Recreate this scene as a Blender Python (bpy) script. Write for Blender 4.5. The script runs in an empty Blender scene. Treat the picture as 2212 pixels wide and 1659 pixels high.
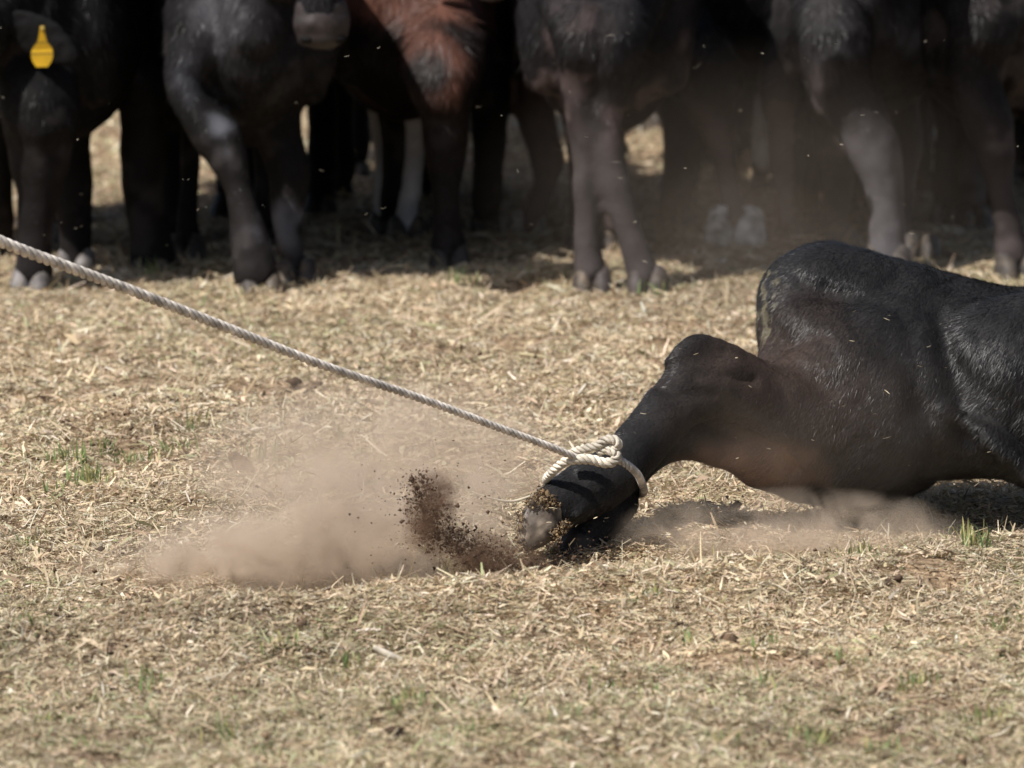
import bpy, math, random
import numpy as np
from mathutils import Vector, Matrix
random.seed(7); rng = np.random.default_rng(7)
scene = bpy.context.scene
R = math.radians

# ------------------------------------------------------------------ camera
FP, CU, CV = 25300.0, 1106.0, 829.5          # focal length and centre in photo pixels (2212 wide)
PITCH, CAMH, CAMD = R(6.806), 2.6, 20.0
cam_d = bpy.data.cameras.new('camera'); cam = bpy.data.objects.new('camera', cam_d)
scene.collection.objects.link(cam); scene.camera = cam
cam.location = (0, -CAMD, CAMH); cam.rotation_euler = (R(90) - PITCH, 0, 0)
cam_d.sensor_width = 36; cam_d.lens = 36 * FP / 2212
cam_d.clip_start = 0.5; cam_d.clip_end = 6000
cam_d.dof.use_dof = True; cam_d.dof.focus_distance = 19.85; cam_d.dof.aperture_fstop = 8.0

# ------------------------------------------------------------------ sky and sun
SUN = Vector((-0.48, -0.40, 0.78)).normalized()
EXPOSURE = 0.5
world = bpy.data.worlds.new('World'); scene.world = world; world.use_nodes = True
nt = world.node_tree
bg = nt.nodes['Background']; sky = nt.nodes.new('ShaderNodeTexSky')
sky.sky_type = 'NISHITA'; sky.sun_disc = False
sky.sun_elevation = math.asin(SUN.z); sky.sun_rotation = math.atan2(SUN.x, SUN.y)
sky.dust_density = 2.0
nt.links.new(sky.outputs[0], bg.inputs[0]); bg.inputs[1].default_value = 0.07
sd = bpy.data.lights.new('sun', 'SUN'); sd.energy = 4.4; sd.angle = R(0.5); sd.color = (1, .972, .925)
so = bpy.data.objects.new('sun', sd); scene.collection.objects.link(so)
so.rotation_euler = SUN.to_track_quat('Z', 'Y').to_euler()
scene.view_settings.view_transform = 'Standard'; scene.view_settings.look = 'None'
scene.view_settings.exposure = EXPOSURE; scene.view_settings.gamma = 1
try:
    scene.cycles.use_denoising = True; scene.cycles.volume_bounces = 2
    scene.cycles.max_bounces = 6; scene.cycles.volume_step_rate = 1.0
    scene.cycles.volume_max_steps = 64
except Exception: pass

# ------------------------------------------------------------------ helpers
SP, CP = math.sin(PITCH), math.cos(PITCH)
def at(u, v, Y):
    """point of the plane y = Y seen at photo position u, v"""
    a, b = (u - CU) / FP, -(v - CV) / FP
    d = Vector((a, CP + b * SP, -SP + b * CP))
    return Vector((0, -CAMD, CAMH)) + d * ((Y + CAMD) / d.y)
def ground(u, v, z=0.0):
    a, b = (u - CU) / FP, -(v - CV) / FP
    d = Vector((a, CP + b * SP, -SP + b * CP))
    return Vector((0, -CAMD, CAMH)) + d * ((z - CAMH) / d.z)
def px(Y): return (Y + CAMD) / FP

def _h(ix, iy, iz, seed):
    n = (ix.astype(np.int64) * 374761393 + iy.astype(np.int64) * 668265263 + iz.astype(np.int64) * 2147483647 + seed * 974711) & 0x7fffffff
    n = ((n ^ (n >> 13)) * 1274126177) & 0x7fffffff
    n = ((n ^ (n >> 16)) * 60493) & 0x7fffffff
    return (n & 0xffff) / 65535.0
def vnoise(P, scale, seed=0):
    """value noise in -1..1, features of size `scale` metres"""
    Q = P / scale
    i = np.floor(Q).astype(np.int64); f = Q - i; f = f * f * (3 - 2 * f)
    r = 0
    for dx in (0, 1):
        for dy in (0, 1):
            for dz in (0, 1):
                w = (f[:, 0] if dx else 1 - f[:, 0]) * (f[:, 1] if dy else 1 - f[:, 1]) * (f[:, 2] if dz else 1 - f[:, 2])
                r = r + w * _h(i[:, 0] + dx, i[:, 1] + dy, i[:, 2] + dz, seed)
    return r * 2 - 1
def n2(x, y, scale, seed=0):
    return vnoise(np.stack([x, y, np.full_like(x, 0.37 * scale)], 1), scale, seed)

def np_mesh(name, V, F, col=None, smooth=False):
    me = bpy.data.meshes.new(name)
    V = np.asarray(V, np.float32); F = np.asarray(F, np.int32)
    k = F.shape[1]
    me.vertices.add(len(V)); me.vertices.foreach_set('co', V.ravel())
    me.loops.add(F.size); me.loops.foreach_set('vertex_index', F.ravel())
    me.polygons.add(len(F)); me.polygons.foreach_set('loop_start', np.arange(len(F), dtype=np.int32) * k)
    if smooth: me.polygons.foreach_set('use_smooth', np.ones(len(F), bool))
    me.update(calc_edges=True)
    if col is not None: set_col(me, col)
    return me
def set_col(me, col):
    a = me.color_attributes.new('tint', 'FLOAT_COLOR', 'POINT')
    c = np.ones((len(me.vertices), 4), np.float32); c[:, :3] = col
    a.data.foreach_set('color', c.ravel())
def get_co(me):
    a = np.empty(len(me.vertices) * 3, np.float32); me.vertices.foreach_get('co', a); return a.reshape(-1, 3)
def get_no(me):
    a = np.empty(len(me.vertices) * 3, np.float32); me.vertex_normals.foreach_get('vector', a); return a.reshape(-1, 3)

def empty(name, loc, label, cat, group=None, kind=None):
    o = bpy.data.objects.new(name, None); scene.collection.objects.link(o)
    o.location = loc; o.empty_display_size = .1
    return tag(o, label, cat, group, kind)
def tag(o, label=None, cat=None, group=None, kind=None):
    if label: o['label'] = label
    if cat: o['category'] = cat
    if group: o['group'] = group
    if kind: o['kind'] = kind
    return o
def link(name, me, mats, parent=None, kind=None):
    """link a mesh given in world coordinates; origin moved to the parent's base"""
    if not isinstance(mats, (list, tuple)): mats = [mats]
    for m in mats: me.materials.append(m)
    o = bpy.data.objects.new(name, me); scene.collection.objects.link(o)
    if parent:
        p = parent; off = Vector()
        while p: off += p.location; p = p.parent
        me.transform(Matrix.Translation(-off)); o.parent = parent
    if kind: o['kind'] = kind
    return o

# ------------------------------------------------------------------ materials
def mat(name):
    m = bpy.data.materials.new(name); m.use_nodes = True
    return m, m.node_tree.nodes, m.node_tree.links, m.node_tree.nodes['Principled BSDF']
def tint_mat(name, rough=.6, spec=.5, noise=None, bump=None, transl=0, aniso=0, sheen=0, coat=0):
    m, N, L, B = mat(name)
    a = N.new('ShaderNodeAttribute'); a.attribute_name = 'tint'
    out = a.outputs['Color']
    tc = N.new('ShaderNodeTexCoord')
    if noise:
        sc, lo, hi = noise
        n = N.new('ShaderNodeTexNoise'); n.inputs['Scale'].default_value = sc; n.inputs['Detail'].default_value = 5
        L.new(tc.outputs['Object'], n.inputs['Vector'])
        mr = N.new('ShaderNodeMapRange'); mr.inputs[1].default_value = .3; mr.inputs[2].default_value = .7
        mr.inputs[3].default_value = lo; mr.inputs[4].default_value = hi
        L.new(n.outputs[0], mr.inputs[0])
        mx = N.new('ShaderNodeVectorMath'); mx.operation = 'SCALE'
        L.new(out, mx.inputs[0]); L.new(mr.outputs[0], mx.inputs['Scale']); out = mx.outputs[0]
    L.new(out, B.inputs['Base Color'])
    B.inputs['Roughness'].default_value = rough; B.inputs['Specular IOR Level'].default_value = spec
    if sheen: B.inputs['Sheen Weight'].default_value = sheen; B.inputs['Sheen Roughness'].default_value = .5
    if coat: B.inputs['Coat Weight'].default_value = coat; B.inputs['Coat Roughness'].default_value = .2
    if bump:
        sc, st, dist = bump
        n = N.new('ShaderNodeTexNoise'); n.inputs['Scale'].default_value = sc; n.inputs['Detail'].default_value = 4
        L.new(tc.outputs['Object'], n.inputs['Vector'])
        b = N.new('ShaderNodeBump'); b.inputs['Strength'].default_value = st; b.inputs['Distance'].default_value = dist
        L.new(n.outputs[0], b.inputs['Height']); L.new(b.outputs[0], B.inputs['Normal'])
    if transl:
        t = N.new('ShaderNodeBsdfTranslucent'); L.new(out, t.inputs['Color'])
        ms = N.new('ShaderNodeMixShader'); ms.inputs[0].default_value = transl
        o = N['Material Output']
        L.new(B.outputs[0], ms.inputs[1]); L.new(t.outputs[0], ms.inputs[2]); L.new(ms.outputs[0], o.inputs[0])
    return m
M_hide = tint_mat('hide', .75, .12, noise=(14, .7, 1.35), bump=(160, .5, .003))
M_hair = tint_mat('hair', .46, .62, noise=(9, .75, 1.3))
M_coat = tint_mat('herd_hair', .48, .34, noise=(9, .6, 1.4))
M_hoof = tint_mat('hoof_horn', .62, .3, noise=(40, .55, 1.3), bump=(90, .5, .003))
M_muzzle = tint_mat('muzzle_skin', .5, .35, noise=(60, .75, 1.2), bump=(220, .4, .002))
M_straw = tint_mat('straw', .6, .35, transl=.18)
M_grass = tint_mat('grass_blade', .5, .4, transl=.3)
M_soil = tint_mat('loose_soil', .9, .15, noise=(60, .6, 1.3))
M_rope = tint_mat('rope_fibre', .75, .25, noise=(40, .45, 1.25), bump=(600, .8, .0012))
M_tag = tint_mat('ear_tag_plastic', .35, .5, noise=(25, .8, 1.1))
M_eye = tint_mat('eye', .08, .6)

m, N, L, B = mat('ground_soil')
tc = N.new('ShaderNodeTexCoord')
def noise_node(scale, detail, vec, stretch=None):
    n = N.new('ShaderNodeTexNoise'); n.inputs['Scale'].default_value = scale; n.inputs['Detail'].default_value = detail
    if stretch:
        mp = N.new('ShaderNodeMapping'); mp.inputs['Scale'].default_value = stretch
        L.new(vec, mp.inputs[0]); vec = mp.outputs[0]
    L.new(vec, n.inputs['Vector']); return n
n1 = noise_node(70, 6, tc.outputs['Object'])
r1 = N.new('ShaderNodeValToRGB'); e = r1.color_ramp.elements
e[0].position = .3; e[0].color = (.10, .066, .040, 1); e[1].position = .62; e[1].color = (.33, .24, .165, 1)
x_ = e.new(.72); x_.color = (.50, .40, .28, 1)
L.new(n1.outputs[0], r1.inputs[0])
nb = noise_node(.6, 4, tc.outputs['Object'])
r2 = N.new('ShaderNodeValToRGB'); e = r2.color_ramp.elements
e[0].position = .35; e[0].color = (.85, .85, .85, 1); e[1].position = .65; e[1].color = (1.15, 1.12, 1.0, 1)
L.new(nb.outputs[0], r2.inputs[0])
mx = N.new('ShaderNodeMix'); mx.data_type = 'RGBA'; mx.blend_type = 'MULTIPLY'; mx.inputs[0].default_value = 1
L.new(r1.outputs[0], mx.inputs[6]); L.new(r2.outputs[0], mx.inputs[7])
sx = N.new('ShaderNodeSeparateXYZ'); L.new(tc.outputs['Object'], sx.inputs[0])
fm = N.new('ShaderNodeMapRange'); fm.inputs[1].default_value = 6.6; fm.inputs[2].default_value = 8.2
L.new(sx.outputs[1], fm.inputs[0])
m2 = N.new('ShaderNodeMix'); m2.data_type = 'RGBA'; L.new(fm.outputs[0], m2.inputs[0])
L.new(mx.outputs[2], m2.inputs[6]); m2.inputs[7].default_value = (.42, .38, .24, 1)
L.new(m2.outputs[2], B.inputs['Base Color']); B.inputs['Roughness'].default_value = .95; B.inputs['Specular IOR Level'].default_value = .15
bn = noise_node(220, 5, tc.outputs['Object']); bb = N.new('ShaderNodeBump'); bb.inputs['Strength'].default_value = .8; bb.inputs['Distance'].default_value = .004
L.new(bn.outputs[0], bb.inputs['Height']); L.new(bb.outputs[0], B.inputs['Normal'])
M_ground = m

# ------------------------------------------------------------------ terrain
LIPPTS = [ground(u, v, .058) for u, v in ((-300, 1310), (300, 1300), (620, 1285), (1100, 1250), (1500, 1222), (1850, 1185), (2212, 1128), (2700, 1110))]
LX = np.array([p.x for p in LIPPTS]); LY = np.array([p.y for p in LIPPTS])
PITS = [(1225, 1205, .16, .045), (1225, 1190, .10, .02), (2110, 1602, .05, .035), (700, 1478, .035, .025), (1010, 1450, .03, .02), (1760, 1500, .04, .02), (540, 1340, .03, .02),
        (120, 1375, .05, .02), (1310, 1345, .04, .022), (2040, 1290, .04, .02), (1330, 1640, .05, .02), (2050, 1400, .03, .025),
        (330, 780, .06, .02), (90, 870, .08, .02), (1830, 1560, .035, .03), (1210, 900, .06, .015), (640, 880, .05, .018), (1560, 1310, .03, .02)]
PITW = [(ground(u, v), r, d) for u, v, r, d in PITS]
def sstep(a, b, x):
    t = np.clip((x - a) / (b - a), 0, 1); return t * t * (3 - 2 * t)
def height(x, y):
    x = np.asarray(x, float); y = np.asarray(y, float)
    h = .022 * (1 - .7 * sstep(.8, 2.2, y)) * n2(x, y, .55, 1) + (1 - .5 * sstep(.8, 2.2, y)) * .016 * n2(x, y, .17, 2) + .012 * n2(x, y, .07, 3) + .007 * n2(x, y, .03, 4)
    yl = np.interp(x, LX, LY); s = y - yl
    fade = sstep(-.95, -.45, x) * .85 + .15
    lip = .062 * sstep(-.55, -.03, s) * (1 - sstep(.0, .12, s)) - .035 * sstep(.02, .14, s) * (1 - sstep(.45, .9, s))
    rt = sstep(.30, .55, x); h = h * (1 - .5 * np.exp(-(s / .1) ** 2)) * (1 - .55 * rt * (1 - sstep(.5, 1., np.abs(y + .3)))) + lip * fade * (1 - .45 * rt) - .03 * rt * np.exp(-((y + .15) / .35) ** 2)
    for p, r, d in PITW:
        h = h - 1.5 * d * np.exp(-(((x - p.x) ** 2 + ((y - p.y) * .7) ** 2) / r ** 2))
    far = 1 - sstep(8, 14, np.abs(y - 1))
    h = h * far * (1 - sstep(2.5, 5, np.abs(x)))
    return h
def axis(lo, hi, step, end):
    a = np.arange(lo, hi, step); out = []; s = step; v = hi
    while v < end: out.append(v); s *= 1.35; v += s
    out.append(end); left = []; s = step; v = lo - step
    while v > -end: left.append(v); s *= 1.35; v -= s
    left.append(-end)
    return np.concatenate([left[::-1], a, out])
gx = axis(-1.35, 1.35, .0105, 3000.); gy = axis(-3.6, 6.5, .0125, 3000.)
GX, GY = np.meshgrid(gx, gy)
GZ = height(GX.ravel(), GY.ravel())
V = np.stack([GX.ravel(), GY.ravel(), GZ], 1)
nx_, ny_ = len(gx), len(gy)
I = (np.arange(ny_ - 1)[:, None] * nx_ + np.arange(nx_ - 1)[None, :]).ravel()
F = np.stack([I, I + 1, I + 1 + nx_, I + nx_], 1)
o = link('ground', np_mesh('ground', V, F, smooth=True), M_ground, kind='structure')
o['label'] = 'dry trampled pasture ground'; 

# ------------------------------------------------------------------ chaff, straw and grass lying on the ground
PAL = np.array([[.58, .465, .325], [.49, .385, .265], [.70, .60, .46], [.36, .27, .185], [.21, .15, .105], [.82, .76, .66], [.29, .31, .16], [.48, .335, .225], [.46, .435, .33]])
PW = np.array([.24, .20, .15, .13, .09, .05, .05, .03, .06])
def ribbons(P, length, width, yaw, pitch, roll, bend):
    n = len(P)
    d = np.stack([np.cos(yaw) * np.cos(pitch), np.sin(yaw) * np.cos(pitch), np.sin(pitch)], 1)
    s = np.stack([-np.sin(yaw), np.cos(yaw), np.zeros(n)], 1)
    u = np.cross(d, s)
    w = s * np.cos(roll)[:, None] + u * np.sin(roll)[:, None]
    L_ = length[:, None] / 2; W = width[:, None] / 2
    mid = P + np.cross(d, w) * (bend * length)[:, None] * -1
    a = P - d * L_; b = P + d * L_
    V = np.stack([a - w * W * .7, a + w * W * .7, mid - w * W, mid + w * W, b - w * W * .45, b + w * W * .45], 1).reshape(-1, 3)
    k = np.arange(n)[:, None] * 6
    F = np.concatenate([k + np.array([[0, 1, 3, 2]]), k + np.array([[2, 3, 5, 4]])])
    return V, F
def litter(n, ylo, yhi, xw, lmean, wmean, seed, core=None):
    g = np.random.default_rng(seed)
    y = g.uniform(ylo, yhi, n); half = (y + 20) * .0440 + xw; x = g.uniform(-1, 1, n) * half
    if core is not None:
        k = (np.abs(x) > (y + 20) * .0440 + core) | (y < -3.3); x = x[k]; y = y[k]; n = len(x)
    bare = .7 * n2(x, y, .10, 21) + .6 * n2(x, y, .34, 22)
    keep = g.uniform(0, 1, n) < 1 - .88 * sstep(.2, .62, bare); x = x[keep]; y = y[keep]; n = len(x)
    k = g.uniform(0, 1, n)
    ln = lmean * np.where(k < .5, 1.05, np.where(k < .8, .95, .6)) * g.lognormal(0, .55, n); ln = np.clip(ln, .003, .085)
    wd = wmean * np.where(k < .5, .45, np.where(k < .8, .85, 1.35)) * g.lognormal(0, .35, n)
    yaw = g.uniform(0, 2 * math.pi, n)
    pit = g.normal(0, .22, n); up = g.uniform(0, 1, n) < .065; pit[up] = g.uniform(.3, 1.2, up.sum())
    roll = g.normal(0, .7, n); bend = g.normal(0, .10, n)
    z = height(x, y) + g.uniform(0, .007, n) + np.abs(np.sin(pit)) * ln * .42 + .004 * (n2(x, y, .05, 31) + .3)
    P = np.stack([x, y, z], 1)
    V, F = ribbons(P, ln, wd, yaw, pit, roll, bend)
    ci = g.choice(len(PAL), n, p=PW)
    green = (n2(x, y, .3, 41) > .25 - .5 * sstep(1., 2.6, -y)) & (g.uniform(0, 1, n) < .15 + .05 * sstep(1., 2.6, -y)); ci[green] = 6
    c = (PAL[ci] * .78 + .22 * PAL[:3].mean(0)) * np.array([1.01, 1., .94]) * g.uniform(.78, 1.12, (n, 1)) * (1 + .16 * n2(x, y, .45, 44) + .10 * n2(x, y, .13, 45))[:, None] * g.uniform(.95, 1.05, (n, 3))
    br = (.55 * sstep(.15, .65, .7 * n2(x, y, .10, 21) + .6 * n2(x, y, .34, 22)))[:, None]; c = c * (1 - br) + c * np.array([.62, .52, .46]) * br
    return V, F, np.repeat(c, 6, 0)
parts = [litter(420000, -3.3, .3, .02, .0145, .0032, 1), litter(220000, .3, 3.8, .03, .0155, .0038, 2), litter(60000, 3.8, 8, .08, .024, .004, 3), litter(330000, -4.6, 4.5, 1.5, .020, .0050, 4, .02)]
off = 0; VV = []; FF = []; CC = []
for V, F, C in parts:
    VV.append(V); FF.append(F + off); CC.append(C); off += len(V)
o = link('straw_litter', np_mesh('straw_litter', np.concatenate(VV), np.concatenate(FF), np.concatenate(CC)), M_straw, kind='stuff')
tag(o, 'dry chopped straw and hay scattered all over the pasture', 'straw')

def blades(B0, hgt, wid, yaw, lean, seed):
    n = len(B0); g = np.random.default_rng(seed)
    d = np.stack([np.cos(yaw), np.sin(yaw), np.zeros(n)], 1); a2 = yaw + g.uniform(-1, 1, n) + 1.57
    s = np.stack([np.cos(a2), np.sin(a2), np.zeros(n)], 1) * (wid / 2)[:, None]
    z = np.array([[0, 0, 1.]])
    m1 = B0 + z * (hgt * .5)[:, None] + d * (lean * .25 * hgt)[:, None]
    m2 = B0 + z * (hgt * .85)[:, None] + d * (lean * .65 * hgt)[:, None]
    tip = B0 + z * (hgt * (1.08 - .3 * lean))[:, None] + d * (lean * 1.15 * hgt)[:, None]
    V = np.stack([B0 - s, B0 + s, m1 - s * .9, m1 + s * .9, m2 - s * .55, m2 + s * .55, tip - s * .1, tip + s * .1], 1).reshape(-1, 3)
    k = np.arange(n)[:, None] * 8
    F = np.concatenate([k + np.array([[0, 1, 3, 2]]), k + np.array([[2, 3, 5, 4]]), k + np.array([[4, 5, 7, 6]])])
    return V, F
TUFTS = [(190, 1045, 30, .035), (230, 975, 16, .022), (565, 990, 14, .03), (600, 1010, 8, .02), (875, 1565, 26, .022), (485, 1590, 12, .03), (1000, 1560, 10, .02), (1650, 1500, 9, .03),
         (1755, 1600, 26, .02), (380, 975, 12, .025), (110, 1075, 10, .02), (1860, 1195, 22, .03), (1700, 1240, 12, .025), (2080, 1170, 20, .04), (2110, 1230, 14, .035), (330, 1290, 12, .03),
         (1480, 1395, 12, .02), (1100, 1500, 10, .02), (570, 1650, 20, .02), (600, 1430, 12, .02), (1820, 1450, 16, .02), (2170, 1370, 12, .025), (1390, 1500, 14, .015), (60, 1400, 16, .02), (300, 1480, 16, .025), (760, 1440, 10, .025), (1230, 1590, 14, .02), (1560, 1620, 14, .02), (1980, 1500, 14, .025), (2150, 1560, 18, .022), (200, 1620, 16, .02), (1010, 1610, 12, .02), (1400, 1350, 10, .02), (1640, 1420, 10, .025), (420, 940, 14, .025), (300, 990, 14, .028), (150, 1010, 18, .03), (60, 1180, 12, .02),
         (720, 960, 10, .02), (1430, 640, 10, .03), (1000, 620, 10, .03), (330, 600, 8, .03), (1560, 1200, 8, .035), (960, 1215, 10, .03), (120, 1560, 14, .02), (1900, 1630, 20, .02), (410, 1330, 10, .02), (1300, 1480, 8, .02)]
g = np.random.default_rng(5); BX = []; HH = []; CC = []
for u, v, n, hg in TUFTS:
    n = int(n * 2.3); hg *= 1.3
    p = ground(u, v); q = g.normal(0, 1, (n, 2)) * np.array([.018, .03]) + np.array([p.x, p.y])
    BX.append(q); HH.append(hg * g.uniform(.5, 1.2, n))
    c = np.array([[.17, .23, .085]]) * g.uniform(.7, 1.3, (n, 1)); yel = g.uniform(0, 1, n) < .3; c[yel] = [.40, .36, .15]; CC.append(c)
n = 8000; y = g.uniform(-3.3, 3.5, n); x = g.uniform(-1, 1, n) * (y + 20) * .0445
k = n2(x, y, .22, 61) + .6 * n2(x, y, .6, 62) > .1; x = x[k]; y = y[k]; n = len(x)
BX.append(np.stack([x, y], 1)); HH.append(g.uniform(.006, .02, n))
c = np.array([[.20, .26, .10]]) * g.uniform(.7, 1.3, (n, 1)); k = g.uniform(0, 1, n); c[k < .45] = [.42, .38, .20]; c[k < .15] = [.34, .40, .27]; CC.append(c)
B2 = np.concatenate(BX); HH = np.concatenate(HH); CC = np.concatenate(CC); n = len(B2)
B0 = np.concatenate([B2, (height(B2[:, 0], B2[:, 1]) - .002)[:, None]], 1)
V, F = blades(B0, HH, np.where(HH > .02, g.uniform(.0025, .0048, n), g.uniform(.0012, .003, n)), g.uniform(0, 6.28, n), np.abs(g.normal(0, .45, n)), 8)
o = link('grass', np_mesh('grass', V, F, np.repeat(CC, 8, 0)), M_grass, kind='stuff')
tag(o, 'sparse short green grass blades growing through the straw', 'grass')

# ------------------------------------------------------------------ lofts and bodies
def catmull(A, sub):
    A = np.asarray(A, float); n = len(A)
    if n < 3: sub = max(sub, 2)
    out = []
    for i in range(n - 1):
        p0 = A[max(i - 1, 0)]; p1 = A[i]; p2 = A[i + 1]; p3 = A[min(i + 2, n - 1)]
        for k in range(sub):
            t = k / sub
            out.append(.5 * ((2 * p1) + (-p0 + p2) * t + (2 * p0 - 5 * p1 + 4 * p2 - p3) * t * t + (-p0 + 3 * p1 - 3 * p2 + p3) * t ** 3))
    out.append(A[-1]); return np.array(out)
def loft(pts, ref=(0, 1, 0), sub=4, seg=20, cap=.8):
    """closed tube. pts: rows (x, y, z, ra, rb): ra across ref, rb along ref"""
    A = catmull(pts, sub)
    C = A[:, :3]; ra = np.maximum(A[:, 3], .001); rb = np.maximum(A[:, 4], .001)
    T = np.gradient(C, axis=0); T /= np.linalg.norm(T, axis=1)[:, None] + 1e-9
    ref = np.array(ref, float)
    a = np.cross(T, ref[None]); a /= np.linalg.norm(a, axis=1)[:, None] + 1e-9
    b = np.cross(a, T)
    r0 = min(ra[0], rb[0]) * cap; r1 = min(ra[-1], rb[-1]) * cap
    rows = []
    for dst, k in ((1., .12), (.92, .4), (.6, .8), (.3, .95)): rows.append((C[0] - T[0] * r0 * dst, a[0] * ra[0] * k, b[0] * rb[0] * k))
    for i in range(len(C)): rows.append((C[i], a[i] * ra[i], b[i] * rb[i]))
    for dst, k in ((.3, .95), (.6, .8), (.92, .4), (1., .12)): rows.append((C[-1] + T[-1] * r1 * dst, a[-1] * ra[-1] * k, b[-1] * rb[-1] * k))
    th = np.arange(seg) / seg * 2 * math.pi
    V = np.concatenate([c + np.cos(th)[:, None] * p + np.sin(th)[:, None] * q for c, p, q in rows])
    m = len(rows); F = []
    for i in range(m - 1):
        for j in range(seg):
            j2 = (j + 1) % seg; F.append((i * seg + j, i * seg + j2, (i + 1) * seg + j2, (i + 1) * seg + j))
    T3 = []
    c0 = len(V); V = np.concatenate([V, [rows[0][0]], [rows[-1][0]]])
    for j in range(seg):
        j2 = (j + 1) % seg
        T3.append((c0, j2, j, j)); T3.append((c0 + 1, (m - 1) * seg + j, (m - 1) * seg + j2, (m - 1) * seg + j2))
    return V, F, [t[:3] for t in T3]
def merged(name, lofts):
    vs = []; fs = []; off = 0
    for V, F, T in lofts:
        vs.extend(map(tuple, V)); fs.extend([tuple(i + off for i in f) for f in F]); fs.extend([tuple(i + off for i in f) for f in T]); off = len(vs)
    me = bpy.data.meshes.new(name); me.from_pydata(vs, [], fs); me.update(); return me
def fuse(name, lofts, voxel, iters=6):
    me = merged(name + '_raw', lofts)
    o = bpy.data.objects.new(name + '_raw', me); scene.collection.objects.link(o)
    r = o.modifiers.new('r', 'REMESH'); r.mode = 'VOXEL'; r.voxel_size = voxel; r.use_smooth_shade = True
    s = o.modifiers.new('s', 'SMOOTH'); s.factor = .5; s.iterations = iters
    dg = bpy.context.evaluated_depsgraph_get(); dg.update()
    out = bpy.data.meshes.new_from_object(o.evaluated_get(dg)); out.name = name
    bpy.data.objects.remove(o); bpy.data.meshes.remove(me)
    return out
def smooth_flag(me):
    me.polygons.foreach_set('use_smooth', np.ones(len(me.polygons), bool)); return me
def displace(me, layers):
    co = get_co(me); no = get_no(me); d = 0
    for sc, amp, seed in layers: d = d + amp * vnoise(co, sc, seed)
    me.vertices.foreach_set('co', (co + no * d[:, None]).astype(np.float32).ravel()); me.update()
def fur(me, n, length, width, flow, colfn, lift=.3, jit=.3, seed=3, weight=None, lenfn=None):
    g = np.random.default_rng(seed)
    me.calc_loop_triangles()
    t = np.empty(len(me.loop_triangles) * 3, np.int32); me.loop_triangles.foreach_get('vertices', t); t = t.reshape(-1, 3)
    co = get_co(me); no = get_no(me)
    a, b, c = co[t[:, 0]], co[t[:, 1]], co[t[:, 2]]
    area = np.linalg.norm(np.cross(b - a, c - a), axis=1)
    if weight is not None: area = area * weight((a + b + c) / 3)
    p = area / area.sum(); i = g.choice(len(t), n, p=p)
    r1 = np.sqrt(g.uniform(0, 1, n))[:, None]; r2 = g.uniform(0, 1, n)[:, None]
    w = [1 - r1, r1 * (1 - r2), r1 * r2]
    P = w[0] * a[i] + w[1] * b[i] + w[2] * c[i]
    Nn = w[0] * no[t[i, 0]] + w[1] * no[t[i, 1]] + w[2] * no[t[i, 2]]; Nn /= np.linalg.norm(Nn, axis=1)[:, None] + 1e-9
    fl = flow(P); fl = fl + .35 * np.stack([vnoise(P, .07, 71), vnoise(P, .07, 72), vnoise(P, .07, 73)], 1)
    tn = fl - Nn * (fl * Nn).sum(1)[:, None]; tn /= np.linalg.norm(tn, axis=1)[:, None] + 1e-9
    D = tn + Nn * lift * g.uniform(.4, 1.4, (n, 1)) + g.normal(0, jit * .5, (n, 3)); D /= np.linalg.norm(D, axis=1)[:, None]
    S = np.cross(D, Nn + g.normal(0, .22, (n, 3))); S /= np.linalg.norm(S, axis=1)[:, None] + 1e-9
    ln = length * g.uniform(.6, 1.25, n)
    if lenfn is not None: ln = ln * lenfn(P)
    # clumps: neighbouring hairs share a little of their direction and length
    ln = ln * (1 + .3 * vnoise(P, .012, 75)); ln = ln[:, None]
    P = P - Nn * .001
    V = np.stack([P - S * width / 2, P + S * width / 2, P + D * ln - Nn * ln * .08], 1).reshape(-1, 3)
    F = np.arange(n * 3).reshape(-1, 3)
    C = colfn(P) * g.uniform(.7, 1.35, (n, 1))
    return np_mesh('hair_coat', V, F, np.repeat(C, 3, 0))

BLACK = np.array([.0045, .0042, .0042]); BROWNB = np.array([.040, .025, .019]); RED = np.array([.105, .046, .032])
SUNLIT_LEG = np.array([.40, .385, .40]); DUSTY = np.array([.022, .017, .016]); HORN = np.array([.10, .085, .075])  # first tone paints sunlight into the colour of one foreleg

def hoof_mesh(p, fwd, size=1.0, spread=.0175, col=HORN, pitch=0.):
    """two claws, sole on the ground at p"""
    fwd = np.array([fwd[0], fwd[1], 0]); fwd = fwd / np.linalg.norm(fwd); side = np.array([-fwd[1], fwd[0], 0]); lo = []
    for s in (-1, 1):
        c = np.array(p) + side * s * spread * size
        pts = []
        for z, f, ra, rb in ((-.01, .014, .021, .038), (.008, .011, .0205, .035), (.022, .003, .018, .029), (.036, -.006, .015, .022)):
            q = c + fwd * f * size + np.array([0, 0, z * size]); pts.append((*q, rb * size, ra * size))
        lo.append(loft(pts, ref=tuple(side), sub=3, seg=14, cap=.25))
    me = smooth_flag(merged('hoof', lo)); displace(me, [(.012, .0015, 5)])
    co = get_co(me); k = np.clip(vnoise(co, .02, 9) * 1.2, 0, 1)[:, None]
    set_col(me, col * (1 - k) + np.array([.13, .10, .07]) * k)
    return me
def ball(name, c, r, squash=(1, 1, 1), seg=16):
    V = []; F = []
    n = seg; m_ = seg // 2
    for i in range(m_ + 1):
        t = math.pi * i / m_
        for j in range(n):
            a = 2 * math.pi * j / n
            V.append((c[0] + r * squash[0] * math.sin(t) * math.cos(a), c[1] + r * squash[1] * math.sin(t) * math.sin(a), c[2] + r * squash[2] * math.cos(t)))
    for i in range(m_):
        for j in range(n): F.append((i * n + j, (i + 1) * n + j, (i + 1) * n + (j + 1) % n, i * n + (j + 1) % n))
    me = np_mesh(name, np.array(V), np.array(F), smooth=True); return me

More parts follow.
